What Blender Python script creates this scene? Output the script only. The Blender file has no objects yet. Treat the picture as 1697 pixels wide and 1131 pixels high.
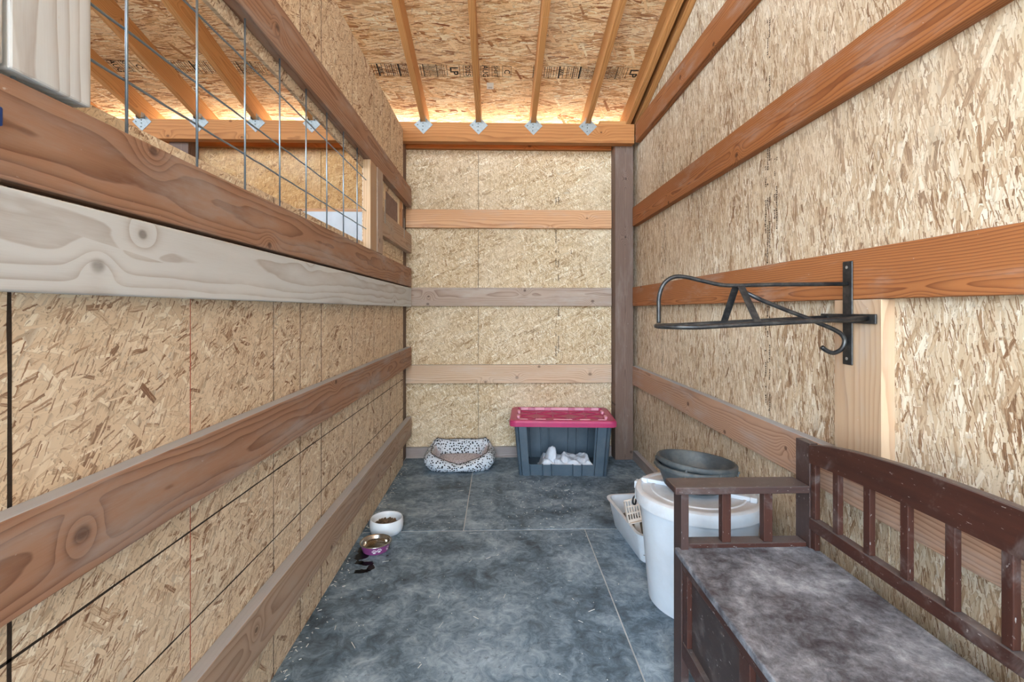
import bpy, bmesh, math, random
from mathutils import Vector, Matrix, Euler
random.seed(7)
I = 0.0254                      # everything below is laid out in inches, built in metres
sc = bpy.context.scene
COL = sc.collection

# ------------------------------------------------------------------ camera
cam_d = bpy.data.cameras.new('camera'); cam = bpy.data.objects.new('camera', cam_d); COL.objects.link(cam)
cam_d.sensor_width = 36; cam_d.lens = 800 / 1697 * 36; cam_d.shift_y = -51.5 / 1697
cam_d.clip_start = 0.02
cam.location = (0, 0, 45 * I)
cam.rotation_euler = (math.radians(90), 0, -math.atan(23.5 / 800))
sc.camera = cam
sc.view_settings.view_transform = 'Standard'; sc.view_settings.look = 'None'
sc.view_settings.gamma = 1; sc.view_settings.use_curve_mapping = False
sc.view_settings.exposure = 1.43

# ------------------------------------------------------------------ daylight
world = bpy.data.worlds.new('sky'); sc.world = world; world.use_nodes = True
wn = world.node_tree.nodes; wl = world.node_tree.links
bg = wn['Background']; bg.inputs[0].default_value = (0.68, 0.85, 1.0, 1); bg.inputs[1].default_value = 5.5
sun_d = bpy.data.lights.new('sun', 'SUN'); sun = bpy.data.objects.new('sun', sun_d); COL.objects.link(sun)
sun_d.energy = 30.0; sun_d.angle = 0.02; sun_d.color = (1, 0.93, 0.82)
sun.rotation_euler = Vector((0.25, -0.75, -1.0)).to_track_quat('-Z', 'Y').to_euler()   # high, behind the back wall
pd = bpy.data.lights.new('sky_portal', 'AREA'); pd.shape = 'RECTANGLE'; pd.size = 250 * I; pd.size_y = 172 * I
pd.cycles.is_portal = True
portal = bpy.data.objects.new('sky_portal', pd); COL.objects.link(portal)
portal.location = (-75 * I, -154 * I, 84 * I); portal.rotation_euler = (math.radians(90), 0, 0)

# ------------------------------------------------------------------ node helpers
def lin(c):
    f = lambda v: v / 12.92 if v <= 0.04045 else ((v + 0.055) / 1.055) ** 2.4
    return tuple(f(v / 255) for v in c) + (1,)
class NT:
    def __init__(s, name):
        s.m = bpy.data.materials.new(name); s.m.use_nodes = True
        s.t = s.m.node_tree; s.n = s.t.nodes; s.b = s.n['Principled BSDF']
        s.b.inputs['Roughness'].default_value = 0.8
        s.b.inputs['Specular IOR Level'].default_value = 0.3
    def put(s, sock, v):
        if isinstance(v, bpy.types.NodeSocket): s.t.links.new(v, sock)
        elif v is not None:
            if sock.type == 'RGBA' and len(v) == 3: v = tuple(v) + (1,)
            sock.default_value = v
    def math(s, op, a, b=None, c=None, clamp=False):
        n = s.n.new('ShaderNodeMath'); n.operation = op; n.use_clamp = clamp
        for i, v in enumerate((a, b, c)):
            if v is not None: s.put(n.inputs[i], v)
        return n.outputs[0]
    def vm(s, op, a, b=None, out=0):
        n = s.n.new('ShaderNodeVectorMath'); n.operation = op
        s.put(n.inputs[0], a)
        if b is not None: s.put(n.inputs[3 if op == 'SCALE' else 1], b)
        return n.outputs[out]
    def mixf(s, f, a, b):
        n = s.n.new('ShaderNodeMix'); s.put(n.inputs[0], f); s.put(n.inputs[2], a); s.put(n.inputs[3], b); return n.outputs[0]
    def mixv(s, f, a, b):
        n = s.n.new('ShaderNodeMix'); n.data_type = 'VECTOR'; s.put(n.inputs[0], f); s.put(n.inputs[4], a); s.put(n.inputs[5], b); return n.outputs[1]
    def mix(s, f, a, b, mode='MIX'):
        n = s.n.new('ShaderNodeMix'); n.data_type = 'RGBA'; n.blend_type = mode
        s.put(n.inputs[0], f); s.put(n.inputs[6], a); s.put(n.inputs[7], b); return n.outputs[2]
    def ramp(s, f, stops, interp='LINEAR'):
        n = s.n.new('ShaderNodeValToRGB'); r = n.color_ramp; r.interpolation = interp
        while len(r.elements) < len(stops): r.elements.new(0.5)
        for e, (p, c) in zip(r.elements, stops): e.position = p; e.color = c if len(c) == 4 else tuple(c) + (1,)
        s.put(n.inputs[0], f); return n.outputs[0]
    def step(s, v, lo, hi):
        n = s.n.new('ShaderNodeMapRange'); n.interpolation_type = 'SMOOTHSTEP'
        s.put(n.inputs[0], v); s.put(n.inputs[1], lo); s.put(n.inputs[2], hi); return n.outputs[0]
    def noise(s, v, scale, detail=2, rough=0.5, dist=0, dim='3D'):
        n = s.n.new('ShaderNodeTexNoise'); n.noise_dimensions = dim
        s.put(n.inputs['Vector'], v); n.inputs['Scale'].default_value = scale
        n.inputs['Detail'].default_value = detail; n.inputs['Roughness'].default_value = rough; n.inputs['Distortion'].default_value = dist
        return n.outputs[0]
    def voro(s, v, scale, dim='2D', metric='EUCLIDEAN', feature='F1', rnd=1):
        n = s.n.new('ShaderNodeTexVoronoi'); n.voronoi_dimensions = dim; n.distance = metric; n.feature = feature
        s.put(n.inputs['Vector'], v); n.inputs['Scale'].default_value = scale; n.inputs['Randomness'].default_value = rnd
        return n
    def obj(s):
        n = s.n.new('ShaderNodeTexCoord'); return n.outputs['Object']
    def rnd(s): return s.n.new('ShaderNodeObjectInfo').outputs['Random']
    def sep(s, v):
        n = s.n.new('ShaderNodeSeparateXYZ'); s.put(n.inputs[0], v); return n.outputs
    def comb(s, x, y, z):
        n = s.n.new('ShaderNodeCombineXYZ')
        for i, v in enumerate((x, y, z)): s.put(n.inputs[i], v)
        return n.outputs[0]
    def rotz(s, v, a):
        n = s.n.new('ShaderNodeVectorRotate'); n.rotation_type = 'Z_AXIS'; s.put(n.inputs['Vector'], v); n.inputs['Angle'].default_value = a; return n.outputs[0]
    def topmask(s, lo=0.6, hi=0.9):
        g = s.n.new('ShaderNodeNewGeometry'); return s.step(s.sep(g.outputs['Normal'])[2], lo, hi)
    def bump(s, h, strength=0.3, dist=0.001):
        n = s.n.new('ShaderNodeBump'); n.inputs['Strength'].default_value = strength; n.inputs['Distance'].default_value = dist
        s.put(n.inputs['Height'], h); s.t.links.new(n.outputs[0], s.b.inputs['Normal'])
    def col(s, c): s.put(s.b.inputs['Base Color'], c); return s.m
    def rough(s, r): s.put(s.b.inputs['Roughness'], r)
DUST = lin((168, 169, 171))

def plain(name, c, rough=0.5, metal=0, spec=0.4, var=0.12, scale=25, dust=0.0, dustc=DUST):
    t = NT(name); t.rough(rough); t.b.inputs['Metallic'].default_value = metal; t.b.inputs['Specular IOR Level'].default_value = spec
    o = t.obj(); n = t.noise(o, scale, 4, 0.6)
    c = lin(c); d = tuple(v * (1 - var) for v in c[:3]) + (1,); l = tuple(min(1, v * (1 + var)) for v in c[:3]) + (1,)
    cc = t.ramp(n, [(0.3, d), (0.7, l)])
    if dust > 0:
        cc = t.mix(t.math('MULTIPLY', t.step(t.noise(o, scale * 0.6, 6, 0.7), 0.42, 0.7), dust), cc, dustc)
    return t.col(cc)

def osb(name, stops, bias=0.0, spread=0.5, L=0.10, W=0.022, wild=0.35, dark=0.5, dkp=0.22, seed=0.0, bump=0.13, dusty=0.0, pale=(232, 216, 192)):
    """Oriented-strand board: overlapping layers of flakes from broad ones to slivers, each layer turned its own way."""
    t = NT(name); rs = random.Random(name)
    o = t.sep(t.obj()); r = t.rnd()
    base = t.comb(t.math('ADD', o[0], t.math('MULTIPLY', r, 37.0)), t.math('ADD', o[2], t.math('MULTIPLY', r, 91.0)), 0.0)
    n = t.s_noise = t.n.new('ShaderNodeTexNoise'); n.noise_dimensions = '2D'; n.inputs['Scale'].default_value = 34; n.inputs['Detail'].default_value = 3; n.inputs['Roughness'].default_value = 0.65
    t.put(n.inputs['Vector'], base)
    wrp = t.vm('ADD', base, t.vm('MULTIPLY', t.vm('SUBTRACT', n.outputs['Color'], (0.5, 0.5, 0.5)), (0.006, 0.006, 0)))
    sel = None
    #         size  aspect presence  turn
    plan = [(1.6, 1.3, 1.0), (1.3, 1.1, .42), (1.0, 0.8, .42), (0.8, 0.7, .40), (0.7, 0.5, .40), (0.55, 0.45, .36), (0.4, 0.5, .30), (0.9, 0.26, .26), (0.5, 0.18, .30), (0.45, 0.18, dkp), (0.8, 0.7, .16), (0.3, 0.14, dkp)]
    for i, (k, w, p) in enumerate(plan):
        gq = 2 * ((0.37 + i * 0.618034 + seed) % 1) - 1; a = bias + (spread * gq if (i * 0.41 + seed) % 1 > wild and i != 10 else 1.57 * gq)
        v = t.vm('MULTIPLY', t.rotz(wrp, -a), (1 / (L * k), 1 / (W * w), 1))
        v = t.vm('ADD', v, (rs.uniform(0, 50), rs.uniform(0, 50), 0))
        vo = t.voro(v, 1.0, metric='CHEBYCHEV')
        c = t.sep(vo.outputs['Color'])
        if sel is None:
            val, h, sel, edge = c[0], c[1], v, t.step(vo.outputs['Distance'], 0.35, 0.8)
        else:
            thr = t.math('MULTIPLY_ADD', c[1], 0.28, 0.18)
            m = t.math('MULTIPLY', t.math('LESS_THAN', c[2], p), t.math('LESS_THAN', vo.outputs['Distance'], thr))
            e = t.step(t.math('DIVIDE', vo.outputs['Distance'], thr), 0.8, 1.0)
            cv = t.math('MULTIPLY_ADD', c[0], 0.35, 0.58) if i in (7, 8) else t.math('MULTIPLY', c[0], 0.2) if i in (9, 11) else c[0]
            val = t.mixf(m, val, cv); h = t.mixf(m, h, c[1]); sel = t.mixv(m, sel, v); edge = t.mixf(m, edge, e)
    g = t.noise(t.vm('MULTIPLY', sel, (1.4, 6.0, 1)), 1.0, 3, 0.65, dim='2D')
    f = t.math('ADD', val, t.math('MULTIPLY', t.math('SUBTRACT', g, 0.5), 0.45), clamp=True)
    c = t.ramp(f, stops)
    dk = tuple(v * 0.42 for v in stops[1][1][:3]) + (1,)
    big = t.noise(base, 4.0, 3, 0.6, dim='2D')
    # flake edges and thin crevices painted dark as relief shade, plus crumbs in drifts
    cr = t.noise(t.vm('MULTIPLY', t.rotz(wrp, -bias - 0.4), (55, 210, 1)), 1.0, 2, 0.6, dim='2D')
    crm = t.math('MULTIPLY', t.step(cr, 0.63, 0.70), t.step(big, 0.36, 0.62))
    c = t.mix(t.math('MULTIPLY', edge, dark * 0.6), c, dk)
    c = t.mix(t.math('MULTIPLY', crm, dark), c, dk)
    big2 = t.noise(t.vm('ADD', base, (7, 3, 0)), 1.7, 4, 0.6, dim='2D')
    c = t.mix(t.math('MULTIPLY', t.step(big2, 0.42, 0.72), 0.18 + dusty), c, lin(pale))
    t.bump(t.math('ADD', h, t.math('MULTIPLY', g, 0.5)), bump, 0.0014)
    t.rough(0.75)
    return t.col(c)

def fir(name, light, dark, rings=150, contrast=1.0, grey=0.0, greyc=(176, 170, 164), knots=0.5, dust=0.75, wob=0.02, rough=0.7, pith=(0.03, 0.07)):
    """Sawn softwood: growth rings about a pith off the board, knots, weathered patches, dust on the upper edge."""
    t = NT(name); t.rough(rough)
    p = t.obj(); r = t.rnd(); s = t.sep(p)
    x = t.math('ADD', s[0], t.math('MULTIPLY', r, 53.0))
    r2 = t.math('FRACT', t.math('MULTIPLY', r, 17.3)); r3 = t.math('FRACT', t.math('MULTIPLY', r, 71.9))
    y0 = t.math('MULTIPLY_ADD', r2, pith[1] - pith[0], pith[0]); z0 = t.math('MULTIPLY_ADD', r3, 0.16, -0.08)
    # knots
    kv = t.comb(t.math('MULTIPLY', x, 2.3), t.math('MULTIPLY', s[2], 8.0), 0.0)
    vo = t.voro(kv, 1.0); kc = t.sep(vo.outputs['Color'])
    d = t.vm('MULTIPLY', t.vm('SUBTRACT', kv, vo.outputs['Position']), (1 / 2.3 * 0.8, 1 / 8.0, 0))
    dist = t.vm('LENGTH', d, out=1)
    pres = t.math('LESS_THAN', kc[0], knots)
    kb = t.math('MULTIPLY', pres, t.math('POWER', 2.718, t.math('MULTIPLY', t.math('MULTIPLY', dist, dist), -900.0)))
    core = t.math('MULTIPLY', pres, t.math('SUBTRACT', 1.0, t.step(dist, 0.005, t.math('MULTIPLY_ADD', kc[1], 0.010, 0.008))))
    wv = t.comb(t.math('MULTIPLY', x, 1.7), t.math('MULTIPLY', s[1], 9.0), t.math('MULTIPLY', s[2], 9.0))
    wn_ = t.noise(wv, 1.0, 2, 0.5); wf = t.noise(t.comb(t.math('MULTIPLY', x, 9.0), t.math('MULTIPLY', s[1], 30.0), t.math('MULTIPLY', s[2], 30.0)), 1.0, 2, 0.5)
    yy = t.math('SUBTRACT', s[1], y0); zz = t.math('SUBTRACT', s[2], z0)
    rad = t.math('SQRT', t.math('ADD', t.math('MULTIPLY', yy, yy), t.math('MULTIPLY', zz, zz)))
    rad = t.math('ADD', rad, t.math('MULTIPLY', t.math('SUBTRACT', wn_, 0.5), wob * 2))
    rad = t.math('ADD', rad, t.math('MULTIPLY', t.math('SUBTRACT', wf, 0.5), 0.004))
    rad = t.math('ADD', rad, t.math('MULTIPLY', kb, 0.03))
    fr = t.math('FRACT', t.math('MULTIPLY', rad, rings))
    late = t.math('POWER', fr, 2.6)
    late = t.math('MULTIPLY', late, t.math('SUBTRACT', 1.0, t.step(fr, 0.93, 1.0)))
    fib = t.noise(t.comb(t.math('MULTIPLY', x, 12.0), t.math('MULTIPLY', s[1], 420.0), t.math('MULTIPLY', s[2], 420.0)), 1.0, 2, 0.6)
    f = t.math('ADD', t.math('MULTIPLY', late, 0.85 * contrast), t.math('MULTIPLY', t.math('SUBTRACT', fib, 0.5), 0.35), clamp=True)
    f = t.math('ADD', f, t.math('MULTIPLY', t.math('SUBTRACT', wn_, 0.5), 0.5), clamp=True)
    lc, dc = lin(light), lin(dark)
    c = t.mix(f, lc, dc)
    hue = t.mix(t.math('MULTIPLY', r3, 0.25), c, tuple(v * 0.75 for v in dc[:3]) + (1,))
    c = t.mix(t.math('MULTIPLY', core, 0.8), hue, tuple(v * 0.45 for v in dc[:3]) + (1,))
    pt = t.noise(t.comb(t.math('MULTIPLY', x, 3.0), t.math('MULTIPLY', s[1], 14.0), t.math('MULTIPLY', s[2], 14.0)), 1.0, 5, 0.65)
    c = t.mix(t.math('MULTIPLY', t.step(pt, 0.5 - grey * 0.25, 0.78), min(1, 0.3 + grey)), c, lin(greyc))
    sp = t.noise(t.comb(t.math('MULTIPLY', x, 60.0), 0.0, t.math('MULTIPLY', s[2], 90.0)), 1.0, 2, 0.5)
    c = t.mix(t.math('MULTIPLY', t.step(sp, 0.72, 0.8), 0.6), c, lin((205, 200, 195)))
    if dust: c = t.mix(t.math('MULTIPLY', t.topmask(), dust), c, DUST)
    t.bump(t.math('SUBTRACT', 0.0, f), 0.25, 0.0008)
    return t.col(c)

# ------------------------------------------------------------------ mesh helpers
def tagit(o, label=None, cat=None, group=None, kind=None):
    if label: o['label'] = label
    if cat: o['category'] = cat
    if group: o['group'] = group
    if kind: o['kind'] = kind
    return o
def empty(name, loc=(0, 0, 0), label=None, cat=None, group=None, kind=None, rot=(0, 0, 0)):
    o = bpy.data.objects.new(name, None); COL.objects.link(o); o.location = Vector(loc) * I; o.rotation_euler = rot
    o.empty_display_size = 0.05
    return tagit(o, label, cat, group, kind)
def link(name, me, mat=None, parent=None, matrix=None, smooth=False, label=None, cat=None, group=None, kind=None):
    o = bpy.data.objects.new(name, me); COL.objects.link(o)
    if mat is not None:
        for m in (mat if isinstance(mat, (list, tuple)) else [mat]): me.materials.append(m)
    if matrix is not None: o.matrix_basis = matrix      # world matrix; parents below keep identity scale
    if parent is not None:
        pm = parent.matrix_basis.copy()
        if parent.parent: pm = parent.parent.matrix_basis @ pm
        o.parent = parent
        o.matrix_basis = pm.inverted() @ (matrix if matrix is not None else Matrix())
    if smooth:
        for p in me.polygons: p.use_smooth = True
    return tagit(o, label, cat, group, kind)
def me_from(verts, faces, name='mesh'):
    me = bpy.data.meshes.new(name); me.from_pydata([tuple(v) for v in verts], [], faces); me.update(); return me
def fix(bm):
    bmesh.ops.recalc_face_normals(bm, faces=bm.faces)
def bm_me(bm, name='mesh'):
    me = bpy.data.meshes.new(name); bm.to_mesh(me); bm.free(); return me
def bm_box(bm, dims, mtx=Matrix(), bevel=0, seg=1):
    r = bmesh.ops.create_cube(bm, size=1, matrix=mtx @ Matrix.Diagonal((*dims, 1)))
    if bevel:
        es = list({e for v in r['verts'] for e in v.link_edges})
        bmesh.ops.bevel(bm, geom=es, offset=bevel, segments=seg, affect='EDGES', profile=0.5)
def axes(X, Z):
    X = Vector(X).normalized(); Z = Vector(Z); Z = (Z - X * Z.dot(X)).normalized(); Y = Z.cross(X)
    return Matrix(((X.x, Y.x, Z.x), (X.y, Y.y, Z.y), (X.z, Y.z, Z.z))).to_4x4()
def board(name, p0, p1, up, W, T, mat, parent=None, bevel=0.08, seg=2, **kw):
    """A board from p0 to p1 (axis at its middle), W wide along up, T thick. Local X is its length."""
    p0, p1 = Vector(p0) * I, Vector(p1) * I
    R = axes(p1 - p0, up); M = Matrix.Translation((p0 + p1) / 2) @ R
    bm = bmesh.new(); bm_box(bm, ((p1 - p0).length, T * I, W * I), bevel=bevel * I, seg=seg)
    return link(name, bm_me(bm), mat, parent, M, **kw)
def box(name, x, y, z, mat, parent=None, bevel=0.05, seg=1, length=None, **kw):
    """Axis-aligned box by its extents in inches; local X follows its longest side."""
    d = [x[1] - x[0], y[1] - y[0], z[1] - z[0]]; c = Vector(((x[0] + x[1]) / 2, (y[0] + y[1]) / 2, (z[0] + z[1]) / 2))
    a = length if length is not None else d.index(max(d))
    u = [i for i in (2, 1, 0) if i != a]
    w = max(u, key=lambda i: d[i]) if length is None else u[0]
    th = 3 - a - w
    E = [Vector((1, 0, 0)), Vector((0, 1, 0)), Vector((0, 0, 1))]
    h = d[a] / 2
    return board(name, c - E[a] * h, c + E[a] * h, E[w], d[w], d[th], mat, parent, bevel, seg, **kw)
def panel(name, axis, at, a, z, T, mat, parent, **kw):
    """A sheet standing upright: axis 'x' faces +-X and runs along Y, axis 'y' faces +-Y and runs along X; at is (lo, hi) of its thickness."""
    h = (z[0] + z[1]) / 2; m = (at[0] + at[1]) / 2
    p0, p1 = ((m, a[0], h), (m, a[1], h)) if axis == 'x' else ((a[0], m, h), (a[1], m, h))
    return board(name, p0, p1, (0, 0, 1), z[1] - z[0], at[1] - at[0], mat, parent, bevel=0.03, seg=1, **kw)
def smooth_path(pts, n=6):
    P = [Vector(p) for p in pts]; out = []
    for i in range(len(P) - 1):
        a, b, c, d = P[max(i - 1, 0)], P[i], P[i + 1], P[min(i + 2, len(P) - 1)]
        for k in range(n):
            s = k / n
            out.append(0.5 * ((2 * b) + (c - a) * s + (2 * a - 5 * b + 4 * c - d) * s * s + (3 * b - a - 3 * c + d) * s ** 3))
    out.append(P[-1]); return out
def tube_geo(pts, r, n=10, closed=False):
    P = [Vector(p) * I for p in pts]; r = r * I; N = len(P); V = []; F = []; up = None
    for i, p in enumerate(P):
        if closed: tn = (P[(i + 1) % N] - P[i - 1]).normalized()
        else: tn = (P[min(i + 1, N - 1)] - P[max(i - 1, 0)]).normalized()
        if up is None: up = tn.orthogonal().normalized()
        up = (up - tn * up.dot(tn)).normalized(); b = tn.cross(up)
        for k in range(n):
            a = 2 * math.pi * k / n; V.append(p + (up * math.cos(a) + b * math.sin(a)) * r)
    for i in range(N if closed else N - 1):
        j = (i + 1) % N
        for k in range(n): F.append((i * n + k, i * n + (k + 1) % n, j * n + (k + 1) % n, j * n + k))
    if not closed:
        F.append(tuple(range(n))[::-1]); F.append(tuple((N - 1) * n + k for k in range(n)))
    return V, F
def tube(name, pts, r, mat, parent=None, n=10, closed=False, **kw):
    V, F = tube_geo(pts, r, n, closed)
    return link(name, me_from(V, F), mat, parent, smooth=True, **kw)
def lathe_geo(prof, n=48, squash=1.0):
    V = []; F = []
    for r, z in prof:
        for k in range(n):
            a = 2 * math.pi * k / n; V.append(Vector((r * I * math.cos(a), r * I * math.sin(a) * squash, z * I)))
    for i in range(len(prof) - 1):
        for k in range(n): F.append((i * n + k, i * n + (k + 1) % n, (i + 1) * n + (k + 1) % n, (i + 1) * n + k))
    return V, F
def lathe(name, prof, mat, parent=None, loc=(0, 0, 0), n=48, rot=None, cap=True, sharp=40, **kw):
    V, F = lathe_geo(prof, n)
    if cap:
        F.append(tuple(range(n))[::-1])
        F.append(tuple((len(prof) - 1) * n + k for k in range(n)))
    M = Matrix.Translation(Vector(loc) * I) @ (rot.to_matrix().to_4x4() if rot else Matrix())
    me = me_from(V, F); o = link(name, me, mat, parent, M, smooth=True, **kw)
    try: me.set_sharp_from_angle(angle=math.radians(sharp))
    except Exception: pass
    return o
def rrect(w, d, r, n=6):
    """Rounded rectangle outline, counter-clockwise, starting along +X front edge."""
    P = []
    for cx, cy, a0 in ((w / 2 - r, -d / 2 + r, -90), (w / 2 - r, d / 2 - r, 0), (-w / 2 + r, d / 2 - r, 90), (-w / 2 + r, -d / 2 + r, 180)):
        for k in range(n + 1):
            a = math.radians(a0 + 90 * k / n); P.append((cx + r * math.cos(a), cy + r * math.sin(a)))
    return P
def loft(rings, cap0=True, cap1=True):
    V = [Vector(p) * I for R in rings for p in R]; n = len(rings[0]); F = []
    for i in range(len(rings) - 1):
        for k in range(n): F.append((i * n + k, i * n + (k + 1) % n, (i + 1) * n + (k + 1) % n, (i + 1) * n + k))
    if cap0: F.append(tuple(range(n))[::-1])
    if cap1: F.append(tuple((len(rings) - 1) * n + k for k in range(n)))
    return V, F
def joined(parts):
    V = []; F = []
    for v, f in parts:
        o = len(V); V += list(v); F += [tuple(i + o for i in q) for q in f]
    return V, F
def boxgeo(c, d, M=Matrix()):
    V = []
    for sx in (-.5, .5):
        for sy in (-.5, .5):
            for sz in (-.5, .5): V.append(M @ (Vector((c[0] + sx * d[0], c[1] + sy * d[1], c[2] + sz * d[2])) * I))
    return V, [(0, 1, 3, 2), (4, 6, 7, 5), (0, 4, 5, 1), (2, 3, 7, 6), (0, 2, 6, 4), (1, 5, 7, 3)]

# ------------------------------------------------------------------ materials
S = lambda *a: [(p, lin(c)) for p, c in a]
M = {}
M['osb_right'] = osb('osb_pale', S((0.0, (120, 88, 64)), (0.09, (160, 128, 98)), (0.28, (194, 170, 140)), (0.72, (209, 191, 165)), (1.0, (230, 219, 200))), bias=1.55, spread=0.32, wild=0.28, L=0.12, W=0.023, dusty=0.08, dark=0.6, seed=0.1)
M['osb_left'] = osb('osb_tan', S((0.0, (126, 90, 68)), (0.05, (170, 136, 108)), (0.15, (218, 197, 169)), (0.8, (228, 210, 184)), (1.0, (244, 234, 214))), bias=0.45, spread=0.75, wild=0.4, L=0.11, W=0.027, dark=0.75, dkp=0.26, seed=0.55)
M['osb_back'] = osb('osb_straw', S((0.0, (140, 108, 76)), (0.08, (176, 146, 110)), (0.25, (206, 181, 145)), (0.75, (220, 199, 166)), (1.0, (242, 232, 210))), bias=0.9, spread=0.9, wild=0.5, L=0.10, W=0.02, dusty=0.06, dark=0.75, dkp=0.34, seed=0.8)
M['osb_roof'] = osb('osb_golden', S((0.0, (146, 88, 52)), (0.08, (190, 134, 88)), (0.24, (236, 194, 144)), (0.72, (246, 213, 168)), (1.0, (253, 238, 208))), bias=0.0, spread=0.42, wild=0.0, L=0.24, W=0.042, dark=0.6, dkp=0.28, seed=0.3)
M['osb_next_lit'] = osb('osb_amber', S((0.0, (140, 98, 58)), (0.09, (170, 124, 76)), (0.24, (190, 146, 94)), (0.76, (200, 158, 106)), (1.0, (216, 182, 134))), bias=0.8, spread=0.9, wild=0.5, L=0.1)  # back sheathing darkened and warmed to paint in the next stall's light
M['girt_warm'] = fir('fir_warm', (168, 108, 64), (98, 50, 26), rings=130, knots=0.35, grey=0.05, dust=0.85)
M['girt_left'] = fir('fir_brown', (172, 134, 110), (110, 74, 56), rings=105, knots=0.45, grey=0.4, greyc=(166, 158, 154), dust=0.95)
M['girt_dusty'] = fir('fir_dusty', (184, 160, 140), (136, 108, 90), rings=110, knots=0.5, grey=0.3, dust=0.9)
M['girt_grey'] = fir('fir_weathered', (216, 223, 228), (164, 157, 152), rings=60, contrast=0.9, knots=0.35, grey=0.35, greyc=(214, 218, 220), dust=0.6)
M['girt_pale'] = fir('fir_pale', (212, 166, 126), (168, 114, 78), rings=80, knots=0.9, grey=0.1, dust=0.8)
M['girt_tan'] = fir('fir_tan', (208, 180, 152), (164, 130, 104), rings=90, knots=0.9, grey=0.2, greyc=(204, 192, 180), dust=0.7)
M['girt_mid'] = fir('fir_mid', (186, 166, 150), (128, 102, 88), rings=110, knots=0.95, grey=0.3, greyc=(188, 182, 176), dust=0.7)
M['rafter'] = fir('fir_rafter', (206, 150, 94), (160, 104, 56), rings=120, knots=0.3, grey=0.0, dust=0, greyc=(206, 166, 120))
M['beam'] = fir('fir_beam', (180, 121, 70), (136, 82, 44), rings=70, knots=0.6, grey=0.0, dust=0.5, greyc=(176, 126, 78))
M['kick'] = fir('fir_kickboard', (158, 146, 142), (120, 104, 100), rings=120, knots=0.4, grey=0.3, dust=0.6)
M['girt_low'] = fir('fir_low', (196, 160, 134), (126, 86, 68), rings=95, knots=0.4, grey=0.2, greyc=(176, 168, 164), dust=0.95)
M['post'] = fir('fir_post', (122, 100, 88), (86, 66, 58), rings=150, knots=0.4, grey=0.1, greyc=(150, 138, 132), dust=0.5)
M['stud'] = fir('fir_stud', (200, 172, 142), (166, 130, 100), rings=70, knots=0.5, grey=0.1, dust=0.6)
M['bright'] = fir('fir_fresh_and_lit', (224, 196, 162), (190, 152, 114), rings=90, knots=0.2, grey=0.0, dust=0.3)
M['galv'] = plain('galvanised', (146, 149, 148), rough=0.5, metal=0.4, var=0.15, scale=80)
M['wire'] = plain('galvanised_wire', (150, 168, 184), rough=0.38, metal=0.85, var=0.1, scale=60)
M['hole'] = plain('nail_head', (84, 84, 82), rough=0.5, metal=0.4)
M['ink'] = plain('black_ink', (42, 34, 28), rough=0.8, var=0.4, scale=300)
M['line'] = plain('black_line', (48, 38, 30), rough=0.9, var=0.4, scale=200)
M['redline'] = plain('red_line', (178, 92, 72), rough=0.9, var=0.4, scale=200)
M['sticker'] = plain('white_paper', (222, 220, 216), rough=0.6, var=0.04)
M['print_grey'] = plain('grey_print', (120, 118, 116), rough=0.7)

# rubber mats
t = NT('rubber_mat'); o_ = t.obj(); r_ = t.rnd(); o_ = t.vm('ADD', o_, t.comb(t.math('MULTIPLY', r_, 31.0), t.math('MULTIPLY', r_, 17.0), 0.0))
n1 = t.noise(o_, 3.2, 6, 0.62, 0.4); n2 = t.noise(o_, 17, 7, 0.75, 1.2); n3 = t.noise(o_, 160, 2, 0.5); n4 = t.noise(o_, 45, 4, 0.7)
c_ = t.ramp(t.math('ADD', t.math('MULTIPLY', n1, 0.55), t.math('MULTIPLY', n2, 0.45)), S((0.38, (62, 74, 84)), (0.46, (91, 109, 123)), (0.53, (122, 141, 156)), (0.64, (168, 185, 198))))
c_ = t.mix(t.math('MULTIPLY', t.step(n4, 0.54, 0.70), 0.5), c_, lin((66, 76, 84)))
c_ = t.mix(t.math('MULTIPLY', t.step(n3, 0.70, 0.78), 0.55), c_, lin((176, 178, 178)))
t.rough(0.62); t.bump(n2, 0.15, 0.002); M['mat'] = t.col(c_)
M['dirt'] = plain('packed_dirt', (184, 188, 190), rough=0.95, var=0.2, scale=6)
M['ground'] = plain('dry_gravel', (182, 172, 156), rough=0.95, var=0.2, scale=8)
M['seam_backing'] = plain('sheet_metal', (150, 130, 110), rough=0.5)

# bench finish: dark stain, worn and specked with dust
def bench_mat(name, base, edge, dust, top=0.55, topc=(132, 128, 128)):
    t = NT(name); t.rough(0.42); o = t.obj(); r = t.rnd()
    v = t.vm('ADD', o, t.comb(t.math('MULTIPLY', r, 19.0), 0.0, t.math('MULTIPLY', r, 7.0)))
    s = t.sep(v)
    g = t.noise(t.comb(t.math('MULTIPLY', s[0], 6.0), t.math('MULTIPLY', s[1], 60.0), t.math('MULTIPLY', s[2], 60.0)), 1, 4, 0.6)
    c = t.mix(g, lin(base), lin(edge))
    w = t.noise(v, 9, 5, 0.7, 0.5)
    c = t.mix(t.math('MULTIPLY', t.step(w, 0.52, 0.75), dust), c, lin((128, 122, 120)))
    sp = t.noise(t.vm('MULTIPLY', v, (0.35, 1, 1)), 170, 2, 0.6)
    c = t.mix(t.math('MULTIPLY', t.step(sp, 0.67, 0.75), 0.5), c, lin((196, 192, 190)))
    c = t.mix(t.math('MULTIPLY', t.topmask(), t.math('MULTIPLY_ADD', t.noise(v, 16, 5, 0.7), top, top * 0.35)), c, lin(topc))
    return t.col(c)
M['bench'] = bench_mat('bench_stain', (42, 27, 25), (80, 46, 36), 0.5, 0.45, (126, 124, 124))
M['bench_dark'] = bench_mat('bench_panel', (46, 38, 38), (70, 58, 56), 0.45)
M['bench_leg'] = bench_mat('bench_leg', (50, 38, 36), (78, 58, 54), 0.35, 0.4, (120, 114, 112))
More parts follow.
